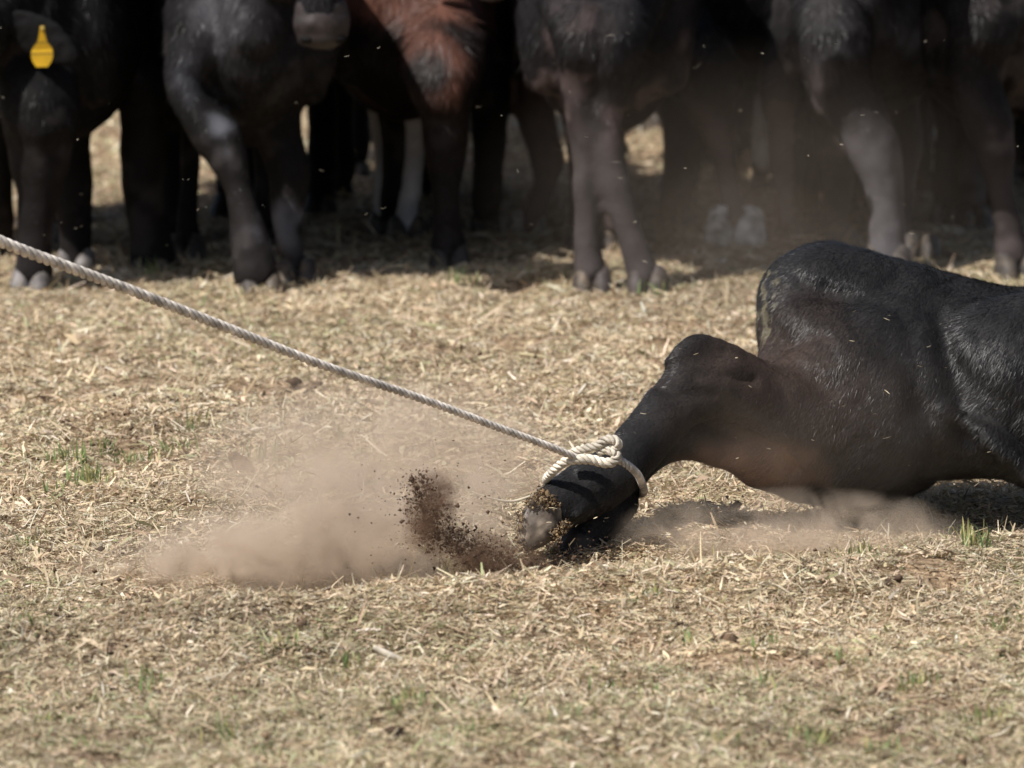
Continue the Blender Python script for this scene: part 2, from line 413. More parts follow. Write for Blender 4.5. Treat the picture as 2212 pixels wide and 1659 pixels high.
def head_parts(root, poll, muz, body_lofts, side, up=(0, 0, 1), col=BLACK, muzcol=None, ears=((1, -.25), (1, -.25)), S=1.0, nostrils=True):
    """head loft poll -> muzzle goes into the body; eyes, muzzle, nostrils and ears are parts"""
    poll = np.array(poll, float); muz = np.array(muz, float); side = np.array(side, float); side /= np.linalg.norm(side)
    ax = muz - poll; Ln = np.linalg.norm(ax); ax /= Ln
    upv = np.cross(side, ax); upv /= np.linalg.norm(upv)
    if upv[2] < 0: upv = -upv
    pts = []
    for t, w, h, d in ((-.08, .062, .07, -.01), (.08, .082, .098, -.015), (.3, .086, .105, -.018), (.5, .068, .086, -.01), (.72, .051, .062, 0), (.88, .050, .055, .003), (.97, .048, .047, .002)):
        q = poll + ax * t * Ln + upv * d * S; pts.append((*q, h * S, w * S))
    body_lofts.append(loft(pts, ref=tuple(side), sub=4, cap=.6))
    later = []
    def fin():
        for s in (-1, 1):
            e = poll + ax * .36 * Ln + side * s * .073 * S + upv * .035 * S
            me = ball('eye', e, .017 * S); set_col(me, np.tile([.012, .008, .006], (len(me.vertices), 1))); link('eye', me, M_eye, root)
        mc = np.array(muzcol if muzcol is not None else (.06, .05, .05))
        p = poll + ax * 1.0 * Ln
        me = fuse('muzzle', [loft([(*(p - ax * .045 * S), .050 * S, .052 * S), (*(p - ax * .01 * S), .053 * S, .057 * S), (*(p + ax * .018 * S), .044 * S, .050 * S)], ref=tuple(side), cap=.55)], .004)
        displace(me, [(.02, .003, 3)]); co = get_co(me); k = np.clip(.5 + vnoise(co, .025, 4), 0, 1)[:, None]
        set_col(me, mc * (.6 + .6 * k)); mo = link('muzzle', me, M_muzzle, root)
        if nostrils:
            for s in (-1, 1):
                e = p + ax * .022 * S + side * s * .030 * S + upv * .020 * S
                me = ball('nostril', e, .016 * S, (1.1, 1, .62)); set_col(me, np.tile([.006, .005, .005], (len(me.vertices), 1))); link('nostril', me, M_hide, mo)
        res = []
        for s, (k, droop) in zip((-1, 1), ears):
            b0 = poll + ax * .10 * Ln + side * s * .07 * S + upv * .01 * S
            dr = side * s + np.array([0, 0, droop]) - ax * .15; dr /= np.linalg.norm(dr)
            pts = [(*(b0 + dr * t * .15 * S * k), w * S * k, .010 * S) for t, w in ((0, .018), (.25, .034), (.5, .040), (.75, .031), (.97, .012))]
            me = fuse('ear', [loft(pts, ref=tuple(ax * .3 + np.array([0, -1., .2])), cap=.4)], .004); displace(me, [(.015, .002, 2)])
            co = get_co(me); set_col(me, np.tile(col, (len(co), 1)))
            res.append(link('ear', me, M_hide, root))
        return res
    return fin

KN = (1, 1, .98, 1.06, .98, .84, .92, 1.05)
def stand_calf(label, x, y, heading, S=1.0, front=None, hind=None, col=BLACK, dust=DUSTY, chestcol=None, legcol=(None, None, None, None),
               head=(.30, 0, .90, .52, 0, .70), nh=26000, hoofcol=(.05,.042,.038), muzcol=None, drop=0.035, group=None, ears=((1, -.25), (1, -.25)), hairlen=.022, seed=0, wid=1., lift=0., headside=None, legk=1.15, flaps=None, sun_patches=None):
    """heading: degrees, direction the calf looks (0 = +x, -90 = towards the camera)"""
    h = R(heading); f = np.array([math.cos(h), math.sin(h), 0]); s = np.array([-f[1], f[0], 0]); O = np.array([x, y, 0.])
    W = lambda a, b, c: O + f * a * S + s * b * S + np.array([0, 0, c * S])
    root = empty('calf', (x, y, 0), label, 'calf', group or 'calves standing in the herd')
    lo = []
    body = [(.13, .58, .075, .12), (.06, .55, .14, .21), (-.08, .555, .17, .255 + drop), (-.30, .565, .195, .255), (-.52, .60, .185, .225), (-.68, .635, .165, .20), (-.80, .655, .11, .15)]
    lo.append(loft([(*W(a, 0, z + lift), hh * S, w * S * wid) for a, z, w, hh in body], ref=tuple(s), sub=4, seg=28))
    # shoulders, haunches
    for q in (-1, 1):
        lo.append(loft([(*W(-.02, q * .10 * wid, .66 + lift), .11 * S, .065 * S), (*W(.02, q * .115 * wid, .50 + lift), .085 * S, .06 * S), (*W(.01, q * .11, .40), .06 * S, .048 * S)], ref=tuple(s)))
        lo.append(loft([(*W(-.66, q * .09 * wid, .66 + lift), .13 * S, .07 * S), (*W(-.65, q * .10, .52), .125 * S, .065 * S), (*W(-.68, q * .10, .40), .075 * S, .05 * S)], ref=tuple(s)))
    feet = []
    FL = [(0, .50, .070), (.01, .42, .058), (.02, .355, .043), (.03, .305, .038), (.028, .26, .030), (.02, .17, .0245), (.022, .115, .027), (.03, .085, .031), (.048, .055, .027)]
    HL = [(-.64, .54, .11), (-.63, .46, .095), (-.67, .38, .062), (-.735, .315, .042), (-.745, .275, .036), (-.735, .2, .027), (-.725, .125, .0265), (-.715, .09, .031), (-.695, .055, .027)]
    for i, q in enumerate((-1, 1)):
        if front and front[i]:
            L_ = front[i]; u0, v0 = L_['foot']; g0 = ground(u0, v0); Yf = g0.y; Yt = Yf + L_.get('dy', .0)
            n = len(L_['pts']); pts = []
            for k, (u, v, r) in enumerate(L_['pts']):
                t = k / (n - 1); Yk = Yt + (Yf - Yt) * t; p = at(u, v, Yk); rr = r * px(Yk) * KN[min(int(t * 8), 7)]; pts.append((*p, rr, rr * 1.08))
            ftop = W(-.01, q * .09, .60); pts.insert(0, (ftop[0], ftop[1], ftop[2] + 0, .07 * S, .07 * S))
            lo.append(loft(pts, ref=(0, 1, 0), sub=4)); feet.append((np.array([g0.x, g0.y, 0]), L_.get('hs', 1.15), L_.get('hf'), L_.get('hc')))
        else:
            lo.append(loft([(*W(a, q * (.10 - .02 * (z > .3)), z), r * legk * S * 1.05, r * legk * S) for a, z, r in FL], ref=tuple(s), sub=3)); feet.append((W(.06, q * .10, 0), S * 1.05, None, None))
    for i, q in enumerate((-1, 1)):
        if hind and hind[i]:
            L_ = hind[i]; u0, v0 = L_['foot']; g0 = ground(u0, v0); Yf = g0.y; Yt = Yf + L_.get('dy', .0)
            n = len(L_['pts']); pts = []
            for k, (u, v, r) in enumerate(L_['pts']):
                t = k / (n - 1); Yk = Yt + (Yf - Yt) * t; p = at(u, v, Yk); rr = r * px(Yk) * KN[min(int(t * 8), 7)]; pts.append((*p, rr, rr * 1.15))
            ftop = W(-.62, q * .09, .62); pts.insert(0, (*ftop, .09 * S, .10 * S))
            lo.append(loft(pts, ref=(0, 1, 0), sub=4)); feet.append((np.array([g0.x, g0.y, 0]), L_.get('hs', 1.1), L_.get('hf'), L_.get('hc')))
        else:
            lo.append(loft([(*W(a, q * .10, z), r * legk * S * 1.1, r * legk * S) for a, z, r in HL], ref=tuple(s), sub=3)); feet.append((W(-.685, q * .10, 0), S, None, None))
    # neck and head
    hf, hsd, hz, mf, msd, mz = head
    poll = W(hf, hsd, hz); muz = W(mf, msd, mz)
    lo.append(loft([(*W(-.08, 0, .68), .17 * S, .10 * S), (*(W(.10, hsd * .3, .62 + (hz - .62) * .3)), .135 * S, .085 * S), (*(poll * .85 + W(.05, 0, .7) * .15), .095 * S, .072 * S)], ref=tuple(s), sub=5))
    if headside is None: headside = s
    fin = head_parts(root, poll, muz, lo, headside, muzcol=muzcol, ears=ears, S=S, col=col)
    # tail
    lo.append(loft([(*W(-.80, 0, .78 + lift), .03 * S, .03 * S), (*W(-.89, 0, .66), .018 * S, .018 * S), (*W(-.895, .01, .45), .014 * S, .014 * S), (*W(-.88, .02, .30), .022 * S, .022 * S)], ref=tuple(s), sub=4, seg=10))
    for fl in (flaps or []):
        lo.append(loft([(*at(u, v, yy), r * px(yy), rd) for u, v, yy, r, rd in fl], ref=(0, 1, 0), sub=4))
    me = fuse('body', lo, .009, 5); displace(me, [(.16, .006, seed + 1), (.05, .0035, seed + 2), (.02, .0015, seed + 3)])
    legcols = [c for c in legcol]
    def colour(P):
        z = P[:, 2]; C = np.tile(col, (len(P), 1)).astype(float)
        if chestcol is not None:
            fr = (P[:, :2] - O[:2]) @ f[:2]; k = (sstep(-.25, .0, fr) * sstep(.40, .50, z + .16 * vnoise(P, .06, 8)))[:, None]
            C = C * (1 - k) + np.array(chestcol) * k
        k = (.55 * (1 - sstep(.12, .45, z)) + .25 * np.clip(vnoise(P, .09, seed + 5), 0, 1))[:, None]
        C = C * (1 - k * .55) + np.array(dust) * k * .55
        k = (sstep(.25, .75, vnoise(P, .07, seed + 6) + .5 * vnoise(P, .022, seed + 7)) * (1 - .6 * sstep(.42, .6, z)) * .32)[:, None]
        C = C * (1 - k) + (np.array(dust) * 1.6 + .022) * k  # dusty grey blotches that also paint lit spots on legs and chest
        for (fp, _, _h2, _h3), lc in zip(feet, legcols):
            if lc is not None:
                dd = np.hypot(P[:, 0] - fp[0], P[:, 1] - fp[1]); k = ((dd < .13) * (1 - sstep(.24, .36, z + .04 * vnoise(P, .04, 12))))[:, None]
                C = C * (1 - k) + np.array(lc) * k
        for u, v, yy, r, pc in (sun_patches or []):  # blobs of lighter tint that paint sunlit spots onto the coat
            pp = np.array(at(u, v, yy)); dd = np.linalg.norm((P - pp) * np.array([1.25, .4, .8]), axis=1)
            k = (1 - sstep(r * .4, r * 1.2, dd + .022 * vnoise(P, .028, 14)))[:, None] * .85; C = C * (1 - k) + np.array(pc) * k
        return C
    co = get_co(me); set_col(me, colour(co)); link('body', me, M_hide, root)
    world_me = me.copy(); world_me.transform(Matrix.Translation((x, y, 0)))
    camw = lambda P: np.where(P[:, 2] < .68, 1., .15)
    hm = fur(world_me, int(nh * 1.6), hairlen, .0016, lambda P: np.stack([-f[0] * .35 + 0 * P[:, 0], -f[1] * .35 + 0 * P[:, 0], -1 + 0 * P[:, 0]], 1), colour, lift=.22, jit=.3, seed=seed + 11,
             weight=camw, lenfn=lambda P: .42 + .9 * sstep(.25, .5, P[:, 2]))
    bpy.data.meshes.remove(world_me)
    link('hair_coat', hm, M_coat, root, kind='stuff')
    for fp, hs, hf, hc in feet: link('hoof', hoof_mesh(fp, hf or f, hs, col=np.array(hc or hoofcol)), M_hoof, root)
    earo = fin()
    return root, earo

# ------------------------------------------------------------------ the herd, front row from left to right
def gp(u, v): p = ground(u, v); return p.x, p.y
# A: calf with the yellow ear tag
x, y = gp(95, 612)
A, earA = stand_calf('black calf with a yellow tag in its drooping ear, at the left edge', x, y + .02, -100, 1.0,
    front=[dict(foot=(70, 630), pts=[(80, 200, 92), (85, 300, 74), (84, 380, 56), (80, 470, 44), (75, 540, 42), (72, 590, 42)], dy=.02),
           dict(foot=(165, 590), pts=[(130, 180, 74), (146, 300, 50), (156, 400, 46), (162, 480, 40), (164, 540, 38), (166, 570, 36)], dy=.0)],
    head=(.22, -.065, .565, .42, -.30, .42), ears=((1, -.25), (1.1, -.75)), seed=10, nh=22000, hoofcol=(.16, .145, .14), group='calves standing in the front row')
# ear tag on the ear nearest the middle
def ear_tag(parent_ear, u0, v0, Y):
    s = px(Y); P = at(u0, v0, Y)
    rowsT = [(0, 5), (-10, 6), (-22, 8), (-34, 10), (-42, 13), (-45, 14), (-49, 17), (-55, 22), (-63, 27), (-72, 29), (-75, 29.5), (-78, 29.5), (-88, 28), (-98, 24), (-106, 18), (-110, 15)]
    vs = []; fs = []; cl = []; k = .80
    for d in (0, .003):
        for zz, hw in rowsT:
            for q in (-1, -.5, 0, .5, 1):
                xx = (hw * q - 1.5) * s * k
                vs.append((P.x + xx, P.y + d + .35 * xx + -.0000012 * zz * zz * (.2 if zz > -70 else .9) * s * 1000, P.z + zz * s * k))
                dark = zz in (-45, -75); cl.append((.14, .10, .02) if dark else (.56, .32, .012))  # rows tinted dark to paint shading into the creases
    nr = len(rowsT); off = nr * 5
    for i in range(nr - 1):
        for q in range(4):
            a = i * 5 + q; fs.append((a, a + 1, a + 6, a + 5)); fs.append((off + a, off + a + 5, off + a + 6, off + a + 1))
        for q in (0, 4):
            a = i * 5 + q; fs.append((a, a + 5, off + a + 5, off + a))
    me = bpy.data.meshes.new('ear_tag'); me.from_pydata(vs, [], fs); me.update()
    set_col(me, np.array(cl))
    t = link('ear_tag', me, M_tag, parent_ear)
    me = ball('tag_stud', (P.x, P.y - .002, P.z - 6 * s), .005, (1, .5, 1)); set_col(me, np.tile([.3, .2, .03], (len(me.vertices), 1)))
    link('tag_stud', me, M_tag, parent_ear)
ear_tag(earA[1], 92, 56, y - .30)

# B: dark calf behind, legs between the first gaps
x, y = gp(345, 560)
stand_calf('dark calf standing between the ear tagged calf and the striding calf', x + .01, y + .05, -95, .98,
    front=[dict(foot=(330, 585), pts=[(300, 150, 66), (302, 250, 50), (308, 330, 46), (316, 420, 50), (324, 500, 46), (330, 560, 46)], dy=.0),
           dict(foot=(405, 560), pts=[(400, 140, 34), (408, 240, 17), (410, 310, 16), (408, 400, 20), (404, 480, 26), (404, 540, 30)], dy=.1)],
    seed=20, nh=12000, group='calves standing in the front row')
# C: striding calf with grey lit knees
x, y = gp(560, 625)
stand_calf('black calf striding forward with bent knee and lowered grey muzzle', x - .02, y + .10, -84, 1.0,
    front=[dict(foot=(562, 640), pts=[(430, 90, 66), (402, 165, 48), (415, 225, 46), (470, 300, 52), (492, 340, 44), (515, 410, 38), (530, 480, 42), (548, 545, 46), (556, 600, 48)], dy=.12, hs=1.2),
           dict(foot=(640, 615), pts=[(560, 120, 90), (580, 220, 74), (606, 310, 52), (622, 370, 44), (622, 440, 36), (622, 500, 34), (632, 560, 32), (638, 590, 30)], dy=.05)],
    sun_patches=[(478, 290, y, .045, (.11, .11, .125)), (405, 150, y, .05, (.035, .035, .042)), (540, 490, y, .05, (.055, .055, .062)), (622, 500, y, .055, (.17, .17, .19)), (470, 30, y - .1, .07, (.05, .048, .052))],  # sunlight painted grey on knee, shin and chest
    head=(.34, .10, .85, .38, .112, .55), muzcol=(.035, .027, .026), nh=34000, hairlen=.017, chestcol=(.010, .009, .010), seed=30, ears=((1, -.3), (1, -.3)), group='calves standing in the front row')
# D: reddish brown calf
x, y = gp(930, 555)
stand_calf('reddish brown calf with shaggy chest, one front leg painted pale as sunlit and one dark', x - .05, y + .06, -88, 1.0,
    front=[dict(foot=(880, 520), pts=[(850, 120, 80), (880, 200, 52), (895, 270, 34), (896, 330, 27), (890, 400, 30), (882, 450, 28), (880, 490, 30)], dy=.0),
           dict(foot=(970, 580), pts=[(960, 140, 82), (962, 240, 52), (962, 320, 42), (962, 400, 36), (965, 480, 35), (968, 545, 38)], dy=.02)],
    hind=[dict(foot=(835, 508), pts=[(828, 150, 60), (835, 240, 44), (842, 320, 32), (838, 400, 27), (836, 470, 29)]), dict(foot=(962, 515), pts=[(950, 150, 60), (958, 240, 44), (962, 320, 30), (960, 400, 26), (960, 480, 28)])],
    col=np.array([.012, .008, .007]), chestcol=RED, legcol=(SUNLIT_LEG, None, None, None), head=(.36, .10, .86, .36, .17, .60), muzcol=(.25, .22, .21), nh=44000, hairlen=.032, seed=40, group='calves standing in the front row',
    flaps=[[(900, 60, y - .12, 70, .05), (905, 120, y - .12, 42, .035), (906, 180, y - .11, 16, .02)]])
# E: the big calf left of the last gap
x, y = gp(1320, 600)
stand_calf('large black calf with dusty brown legs, front legs crossing at centre', x - .01, y + .04, -90, 1.03,
    front=[dict(foot=(1280, 628), pts=[(1258, 60, 66), (1254, 150, 50), (1252, 230, 38), (1260, 290, 36), (1264, 360, 32), (1266, 450, 36), (1268, 530, 34), (1276, 590, 36)], dy=.03, hs=1.1),
           dict(foot=(1398, 630), pts=[(1330, 60, 74), (1312, 180, 54), (1306, 260, 42), (1312, 320, 38), (1328, 400, 36), (1352, 480, 36), (1376, 550, 36), (1392, 600, 38)], dy=.06, hs=1.15)],
    hind=[dict(foot=(1262, 545), pts=[(1250, 150, 60), (1250, 240, 40), (1256, 320, 30), (1258, 400, 27), (1260, 480, 28)]), dict(foot=(1335, 550), pts=[(1320, 150, 60), (1318, 240, 38), (1322, 320, 30), (1328, 400, 27), (1333, 480, 28)])],
    col=np.array([.008, .007, .007]), dust=np.array([.11, .075, .07]), sun_patches=[(1232, 270, y, .05, (.075, .056, .055)), (1250, 120, y - .1, .06, (.035, .032, .036)), (1395, 590, y, .04, (.085, .072, .075)), (1285, 470, y, .06, (.065, .048, .048))], chestcol=(.012, .011, .012), legcol=((.042, .035, .034), (.040, .034, .034), None, None), nh=40000, hairlen=.017, seed=50, group='calves standing in the front row',  # the paler spots on legs and chest are painted sunlight
    hoofcol=(.05, .04, .038))
# F: side-on shaggy calf right of centre
x, y = gp(1490, 520)
stand_calf('shaggy bellied calf standing side on behind the dust, pale splayed hoof', x + .32, y + .45, 8, 1.04,
    front=[dict(foot=(1715, 522), pts=[(1700, 150, 60), (1700, 260, 44), (1702, 340, 40), (1702, 420, 32), (1708, 480, 32), (1712, 505, 30)], dy=.05), dict(foot=(1800, 530), pts=[(1790, 150, 60), (1800, 260, 46), (1805, 340, 42), (1808, 420, 36), (1802, 480, 34), (1800, 510, 34)], dy=.05)],
    hind=[dict(foot=(1590, 528), pts=[(1500, 130, 90), (1530, 230, 56), (1560, 310, 36), (1568, 370, 30), (1576, 420, 28), (1588, 460, 38), (1592, 490, 50)], dy=.12, hs=1.75, hf=(-.15, -1.), hc=(.85, .80, .72)), dict(foot=(1460, 500), pts=[(1470, 130, 80), (1475, 230, 50), (1478, 310, 42), (1470, 390, 38), (1456, 450, 38), (1460, 480, 38)], dy=.1)],
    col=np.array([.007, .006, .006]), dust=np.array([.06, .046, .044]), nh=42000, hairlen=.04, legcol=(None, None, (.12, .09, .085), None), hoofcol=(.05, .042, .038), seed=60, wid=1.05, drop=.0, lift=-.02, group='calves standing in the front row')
# G: calf behind the rump of the fallen one
x, y = gp(1900, 575)
stand_calf('dark calf with scruffy chest painted grey as sunlit standing behind the fallen calf', x - .03, y + .05, -97, 1.06,
    front=[dict(foot=(1915, 600), pts=[(1800, 60, 80), (1815, 150, 74), (1850, 240, 62), (1885, 320, 54), (1905, 380, 46), (1915, 450, 46), (1915, 520, 46), (1915, 570, 48)], dy=.05, hs=1.5),
           dict(foot=(1990, 560), pts=[(1960, 60, 76), (1945, 160, 62), (1940, 230, 50), (1950, 320, 44), (1945, 400, 40), (1938, 480, 36), (1930, 540, 34)], dy=.35)],
    col=np.array([.008, .007, .007]), dust=np.array([.06, .046, .044]), sun_patches=[(1925, 480, y, .07, (.17, .165, .18)), (1780, 110, y, .07, (.07, .055, .055)), (1850, 250, y, .05, (.12, .085, .08)), (1880, 340, y, .03, (.13, .10, .10)), (1960, 60, y, .06, (.08, .08, .09))], chestcol=(.02, .018, .019), legcol=((.065, .06, .065), None, None, None), nh=40000, hairlen=.020, seed=70, group='calves standing in the front row')  # sunlit grey painted into the shin, knee and chest colour
# H: calf cut by the right edge
x, y = gp(2200, 580)
stand_calf('black calf at the right edge with knobbly lit knee', x - .04, y + .05, -80, 1.04,
    front=[dict(foot=(2195, 600), pts=[(2120, 20, 84), (2110, 120, 66), (2112, 190, 52), (2135, 260, 50), (2150, 320, 42), (2162, 400, 36), (2176, 480, 34), (2188, 560, 38)], dy=.05, hs=1.3), None],
    sun_patches=[(2105, 200, y, .04, (.10, .085, .085)), (2135, 270, y, .04, (.11, .09, .09)), (2190, 480, y, .05, (.10, .10, .11))],  # lit look of knee and shin is put into the colour
    col=np.array([.007, .006, .006]), dust=np.array([.06, .046, .044]), nh=36000, hairlen=.017, seed=80, group='calves standing in the front row')
# I: brown legged calf seen through between D and E, facing away
x, y = gp(1095, 505)
stand_calf('calf with thin dusty hind legs turned away between brown calf and big calf', x, y + .75, 92, .95,
    hind=[dict(foot=(1140, 505), pts=[(1150, 140, 75), (1152, 220, 50), (1168, 290, 38), (1182, 340, 34), (1176, 400, 28), (1158, 450, 27), (1145, 485, 26)], dy=.05),
          dict(foot=(1060, 505), pts=[(1050, 120, 60), (1052, 200, 44), (1062, 270, 33), (1064, 330, 27), (1050, 390, 24), (1050, 440, 25), (1058, 480, 30)], dy=.05)],
    front=[dict(foot=(1172, 462), pts=[(1165, 140, 50), (1170, 240, 34), (1176, 320, 26), (1172, 400, 24), (1172, 440, 24)]), dict(foot=(1062, 462), pts=[(1058, 140, 50), (1060, 240, 34), (1062, 320, 26), (1062, 400, 24), (1062, 440, 24)])],
    dust=np.array([.12, .075, .065]), legcol=(None, None, (.11, .075, .065), (.085, .06, .06)), hoofcol=(.35, .30, .26), seed=90, nh=12000, group='calves standing behind the front row')
# rows behind: one calf copied, each with its own label
proto, _ = stand_calf('calf in deep shade behind the striding calf, facing the camera', -.50, 4.85, 265, .98, seed=100, nh=9000, group='calves standing behind the front row')
def copy_tree(o, parent=None):
    c = o.copy(); scene.collection.objects.link(c); c.parent = parent
    for ch in list(o.children): copy_tree(ch, c)
    return c
for (xx, yy, rot, lab) in ((-.27, 5.05, 100, 'dark calf turned away, hidden behind the reddish brown calf'),
                           (-.40, 6.0, 250, 'rearmost dark calf behind the striding calf'),
                           (.46, 5.3, 262, 'dark calf facing the camera behind the shaggy bellied calf'),
                           (.78, 5.25, 85, 'dark calf turned away behind the dust haze'),
                           (.62, 6.2, 275, 'rearmost dark calf behind the dust haze'),
                           (-1.20, 3.95, 262, 'dark calf at the left edge beside the ear tagged calf'),
                           (.44, 6.6, 80, 'rearmost dark calf behind the shaggy bellied calf'),
                           (1.02, 6.2, 95, 'rearmost dark calf behind the calf at the right edge'),
                           (1.12, 4.85, 262, 'dark calf standing behind the calf at the right edge'),
                           (-1.09, 4.6, 85, 'dark calf turned away behind the ear tagged calf')):
    c = copy_tree(proto); c.location = (xx, yy, 0); c.rotation_euler = (0, 0, R(rot - 265)); c['label'] = lab

# ------------------------------------------------------------------ the roped calf
def pt(u, v, Y, r, rd): p = at(u, v, Y); return (p.x, p.y, p.z, r * px(Y), rd)
FY = -.42
root = empty('roped_calf', (.55, 0, 0), 'black calf lying on its belly, dragged by the rope round its hind legs', 'calf')
lo = []
lo.append(loft([pt(1752, 686, .0, 128, .10), pt(1790, 690, .0, 158, .13), pt(1860, 762, .0, 214, .17), pt(1950, 806, .0, 226, .19), pt(2060, 816, .0, 216, .20), pt(2180, 832, .0, 209, .205),
                pt(2330, 850, .0, 240, .21), pt(2480, 850, .0, 262, .2), pt(2620, 830, .0, 250, .18), pt(2720, 800, .0, 200, .14)], sub=5, seg=40))
lo.append(loft([pt(1712, 700, -.02, 78, .09), pt(1725, 640, .0, 88, .10), pt(1775, 606, .0, 88, .11), pt(1850, 624, .0, 92, .12), pt(1940, 690, .0, 118, .14), pt(2060, 740, .0, 130, .15)], sub=5, seg=24))
lo.append(loft([pt(1740, 690, -.06, 80, .07), pt(1800, 740, -.09, 110, .09), pt(1880, 790, -.09, 120, .10)], sub=4, seg=20))
lo.append(loft([pt(1705, 700, -.02, 66, .07), pt(1712, 770, -.06, 72, .07), pt(1700, 840, -.12, 80, .07)], sub=4, seg=20))
lo.append(loft([pt(2020, 760, -.07, 90, .10), pt(2180, 780, -.10, 150, .12), pt(2330, 800, -.10, 165, .12)], sub=5, seg=28))      # ribs
# near hind leg
lo.append(loft([pt(1930, 800, -.10, 190, .10), pt(1840, 870, -.13, 205, .10), pt(1740, 880, -.16, 150, .085), pt(1650, 868, -.20, 92, .06), pt(1580, 842, -.235, 80, .05), pt(1520, 825, -.27, 78, .045),
                pt(1462, 872, -.30, 68, .042), pt(1415, 925, -.33, 60, .040), pt(1360, 985, -.36, 52, .037), pt(1310, 1030, -.385, 56, .040), pt(1262, 1062, -.41, 60, .040), pt(1215, 1085, -.43, 52, .036), pt(1180, 1105, -.44, 40, .03)], sub=5, seg=28))
lo.append(loft([pt(1600, 812, -.23, 42, .02), pt(1550, 772, -.26, 38, .022), pt(1503, 750, -.275, 35, .024), pt(1462, 792, -.285, 34, .022)], sub=5, seg=18))     # point of hock
lo.append(loft([pt(1985, 850, -.165, 16, .014), pt(2060, 885, -.192, 20, .016), pt(2150, 945, -.203, 20, .017), pt(2250, 1030, -.195, 24, .018)], sub=5, seg=14))    # flank fold
# far hind leg
lo.append(loft([pt(1960, 930, .02, 125, .10), pt(1850, 965, .0, 128, .10), pt(1740, 982, -.09, 104, .08), pt(1650, 972, -.15, 80, .06), pt(1565, 948, -.18, 60, .05), pt(1500, 934, -.20, 56, .042),
                pt(1440, 945, -.20, 50, .038), pt(1385, 990, -.25, 45, .036), pt(1340, 1040, -.29, 46, .038), pt(1318, 1085, -.32, 55, .04), pt(1285, 1130, -.35, 50, .036), pt(1258, 1165, -.37, 44, .032)], sub=5, seg=28))
# forequarters, outside the frame
lo.append(loft([pt(2560, 880, -.12, 150, .08), pt(2600, 1000, -.18, 90, .06), pt(2520, 1080, -.24, 52, .04), pt(2400, 1120, -.26, 38, .03), pt(2330, 1140, -.26, 32, .026)], sub=4))
lo.append(loft([pt(2560, 880, .12, 150, .08), pt(2640, 1000, .16, 90, .06), pt(2560, 1070, .2, 52, .04), pt(2440, 1095, .22, 38, .03), pt(2380, 1100, .22, 32, .026)], sub=4))
lo.append(loft([pt(2680, 760, 0, 170, .10), pt(2820, 700, -.02, 130, .085), pt(2940, 660, -.04, 110, .075)], sub=4))
pl = at(2960, 650, -.05); mz = at(3190, 930, -.18)
fin = head_parts(root, pl, mz, lo, (.25, 1, 0), seg if False else (0, 0, 1))
lo.append(loft([pt(1258, 1098, -.455, 9, .006), pt(1250, 1112, -.462, 7, .005)], sub=3, seg=10))      # dew claw
lo.append(loft([pt(1690, 640, .03, 26, .03), pt(1655, 680, .04, 22, .022), pt(1658, 760, .05, 20, .018), pt(1690, 860, .06, 18, .016)], sub=4, seg=12))   # tail root
me = fuse('body', lo, .0055, 11)
def groove(me, rows, width, depth):
    co = get_co(me); no = get_no(me); A = np.array([at(*r) for r in rows]); best = np.full(len(co), 9.)
    for a, b in zip(A[:-1], A[1:]):
        ab = b - a; t = np.clip(((co - a) @ ab) / (ab @ ab), 0, 1); d = (co - (a + t[:, None] * ab)) * np.array([1, .25, 1]); best = np.minimum(best, np.linalg.norm(d, axis=1))
    k = np.exp(-(best / width) ** 2) * (no[:, 1] < .2)
    me.vertices.foreach_set('co', (co - no * (k * depth)[:, None]).astype(np.float32).ravel()); me.update()
groove(me, [(1500, 922, -.27), (1560, 926, -.25), (1640, 945, -.22), (1700, 968, -.20), (1722, 1012, -.18)], .009, .013)
groove(me, [(2030, 690, -.18), (2052, 780, -.19), (2075, 860, -.20), (2090, 930, -.20)], .026, .022)
groove(me, [(1625, 822, -.27), (1560, 806, -.27), (1505, 806, -.28)], .010, .009)
groove(me, [(1440, 790, -.30), (1425, 830, -.32), (1470, 850, -.34), (1540, 850, -.30)], .012, .007)
groove(me, [(1730, 600, -.1), (1790, 628, -.12), (1870, 630, -.12), (1940, 600, -.1)], .013, .007)
groove(me, [(1660, 780, -.2), (1720, 790, -.22), (1790, 840, -.25)], .018, .008)
groove(me, [(1235, 1020, -.44), (1280, 1060, -.45), (1300, 1100, -.43), (1250, 1140, -.42)], .008, .006)
groove(me, [(1860, 700, -.2), (1950, 780, -.22), (1990, 880, -.24)], .02, .006)
displace(me, [(.14, .009, 201), (.05, .0048, 202), (.02, .0014, 203)])
def cc(P):
    C = np.tile(BLACK, (len(P), 1)).astype(float) * 3.2
    # brown cast over the thigh and inner leg
    c1 = np.array(at(1680, 850, -.15)); d = np.linalg.norm((P - c1) * np.array([1, .4, 1.25]), axis=1)
    k = (.75 * (1 - sstep(.08, .26, d + .03 * vnoise(P, .06, 210))))[:, None]; C = C * (1 - k) + BROWNB * k
    c2 = np.array(at(1620, 985, -.08)); d = np.linalg.norm((P - c2) * np.array([.9, .5, 2.0]), axis=1)
    k = (1 - sstep(.07, .16, d + .015 * vnoise(P, .03, 211)))[:, None]; C = C * (1 - k) + np.array([.24, .15, .105]) * k
    c3 = np.array(at(1656, 660, 0)); d = np.linalg.norm((P - c3) * np.array([2.0, .5, .8]), axis=1)
    k = ((1 - sstep(.03, .09, d)) * (vnoise(P, .012, 212) > .25))[:, None] * .8; C = C * (1 - k) + np.array([.16, .14, .09]) * k
    return C
co = get_co(me); set_col(me, cc(co)); link('body', me, M_hide, root)
wm = me.copy(); wm.transform(Matrix.Translation((.55, 0, 0)))
vis = lambda P: np.where(P[:, 0] < .98, 1., .12) * np.where(P[:, 1] < .12, 1., .3)
